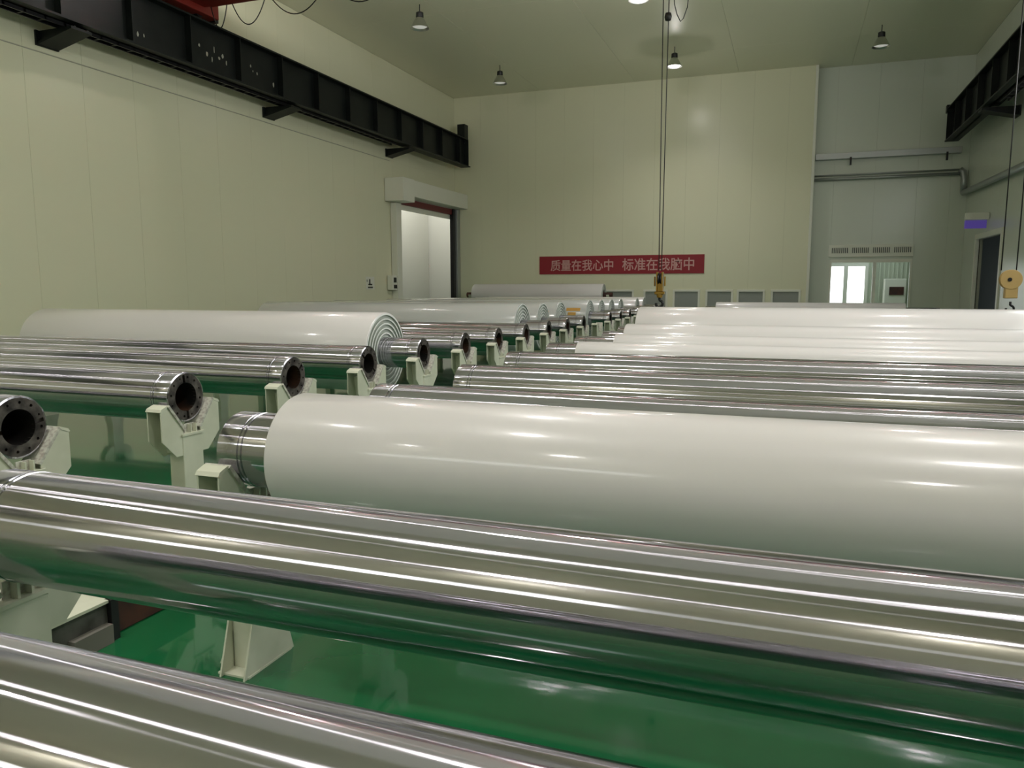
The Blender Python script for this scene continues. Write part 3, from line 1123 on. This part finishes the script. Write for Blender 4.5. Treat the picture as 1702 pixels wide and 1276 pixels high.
def stand(label, group, ax=AX):
    """cradle stand with its axis over the origin; front (+x) face at x=+.065"""
    s = U
    e = empty('roller_stand', (0, 0, 0), label, 'stand', group)
    poly = [(-.36, -.36), (-.36, -.09), (-.28, -.052), (-.11, -.279), (-.11, -.37), (-.06, -.37), (.06, -.37), (.11, -.37), (.11, -.279), (.28, -.052), (.36, -.09), (.36, -.36), (.2, -.52), (-.2, -.52)]
    poly = [(a * s, ax + b * s) for a, b in poly]
    for x0, x1 in ((.055, .064), (-.064, -.055)):
        bm = bmesh.new()
        prism_yz(bm, poly, x0, x1)
        new_obj('side_plate', bm, M_stand, e)
    # sloping pads and tip covers
    for sg in (-1, 1):
        bm = bmesh.new()
        q = [(-.285, -.055), (-.105, -.295), (-.085, -.283), (-.268, -.039)]
        q = [(a * s * -sg, ax + b * s) for a, b in q]
        prism_yz(bm, q, -.075, .075)
        new_obj('wear_pad', bm, M_pad, e)
        bm = bmesh.new()
        q = [(-.375, -.10), (-.36, -.09), (-.36, -.09), (-.285, -.055)]
        q = [(-.362, -.095), (-.285, -.062), (-.275, -.045), (-.288, -.042), (-.355, -.066), (-.37, -.09)]
        q = [(a * s * -sg, ax + b * s) for a, b in q]
        prism_yz(bm, q, -.067, .067)
        new_obj('tip_cover', bm, M_stand, e)
        # inner web closing the arm channel
        bm = bmesh.new()
        q = [(-.22, -.16), (-.20, -.14), (-.12, -.50), (-.16, -.50)]
        q = [(a * s * -sg, ax + b * s) for a, b in q]
        prism_yz(bm, q, -.054, .054)
        new_obj('arm_web', bm, M_stand, e)
    # post with proud face plate
    boxo('post', (-.062, -.125 * s, 0), (.070, .125 * s, ax - .345 * s), M_stand, e, .004)
    boxo('post_cap', (-.066, -.135 * s, ax - .345 * s), (.082, .135 * s, ax - .325 * s), M_stand, e)
    # keeper bracket in the notch
    boxo('keeper', (.028, -.055 * s, ax - .325 * s), (.036, .06 * s, ax - .245 * s), M_pad, e)
    for yy in (-.02, .045):
        boxo('keeper_rib', (.036, yy * s, ax - .325 * s), (.07, (yy + .012) * s, ax - .25 * s), M_stand, e)
    # foot: base plate and triangular gussets
    boxo('base_plate', (-.10, -.22 * s, 0), (.085, .22 * s, .01), M_stand, e)
    for x0, x1 in ((.07, .08), (-.072, -.062)):
        bm = bmesh.new()
        q = [(-.25, .0), (.25, .0), (.13, .33), (-.13, .33)]
        prism_yz(bm, [(a * s, b) for a, b in q], x0, x1)
        new_obj('gusset', bm, M_stand, e)
    for yy in (-.13, .115):
        bm = bmesh.new()
        a = [bm.verts.new((-.15, yy * s, .012)), bm.verts.new((-.062, yy * s, .012)), bm.verts.new((-.062, yy * s, .2))]
        r = bmesh.ops.extrude_face_region(bm, geom=[bm.faces.new(a)])
        bmesh.ops.translate(bm, verts=[v for v in r['geom'] if isinstance(v, bmesh.types.BMVert)], vec=(0, .012, 0))
        new_obj('gusset', bm, M_stand, e)
    return e


proto = stand('x', 'x')
first = [proto]


def put_stand(x, y, label, group):
    o = first.pop() if first else clone(proto)
    o.location = (x * U, y * U, 0)
    o['label'] = label
    o['group'] = group
    return o


for k in range(19):
    extra = 'empty pale green cradle stand without a roller' if k == 11 else 'pale green V cradle stand under the aisle end of %s left row roller' % ORD[k]
    put_stand(LX1 - .03, LY[k], extra, 'aisle stands of the left row')
    put_stand(LX0 + .12, LY[k], 'pale green cradle stand by the left wall under %s left row roller' % ORD[k], 'wall side stands of the left row')
for k, y in RYS.items():
    put_stand(RX0 - .02, y, 'pale cradle stand under the aisle end of %s right row roller' % ORD[k + 2], 'aisle stands of the right row')
    put_stand(RX0 + 7.95, y, 'pale cradle stand under the far right end of %s right row roller' % ORD[k + 2], 'outer stands of the right row')
# tall trestles for the raised roll
for x in (-15.2, -8.15):
    e = empty('roll_trestle', P(x, 36.0, -FZ), 'tall pale trestle holding the %s end of the raised white roll' % ('door' if x < -12 else 'banner'), 'stand', 'trestles of the raised roll')
    hz = (2.4 - .42) * U - .105
    boxo('post', (-.05, -.08, 0), (.05, .08, hz - .1), M_stand, e, .004)
    bm = bmesh.new()
    prism_yz(bm, [(-.2, hz + .1), (-.17, hz + .12), (0, hz - .05), (.17, hz + .12), (.2, hz + .1), (.08, hz - .12), (-.08, hz - .12)], -.05, .05)
    new_obj('cradle', bm, M_stand, e)
    boxo('base_plate', (-.15, -.25, 0), (.15, .25, .015), M_stand, e)

# ---------------------------------------------------------------- steel block on the floor of the aisle
e = empty('steel_block', P(-4.4, 3.6, -FZ), 'dark grey and rust brown steel block on the green floor, lower left', 'steel block')
chl(boxo('grey_section', P(-4.85, 2.9, -FZ), P(-4.3, 3.78, -2.13), M_conc, e, .006))
chl(boxo('top_plate', P(-4.87, 2.9, -2.13), P(-4.28, 3.8, -2.11), M_stand, e))
chl(boxo('end_lip', P(-4.32, 3.76, -FZ), P(-4.26, 3.82, -2.11), M_darkmetal, e))
bs = chl(boxo('rusty_section', P(-4.9, 3.82, -FZ), P(-4.33, 4.6, -2.12), M_rust, e, .006))
chl(boxo('foot_wedge', P(-4.30, 3.45, -FZ), P(-4.24, 3.75, -2.27), M_wedge, e))
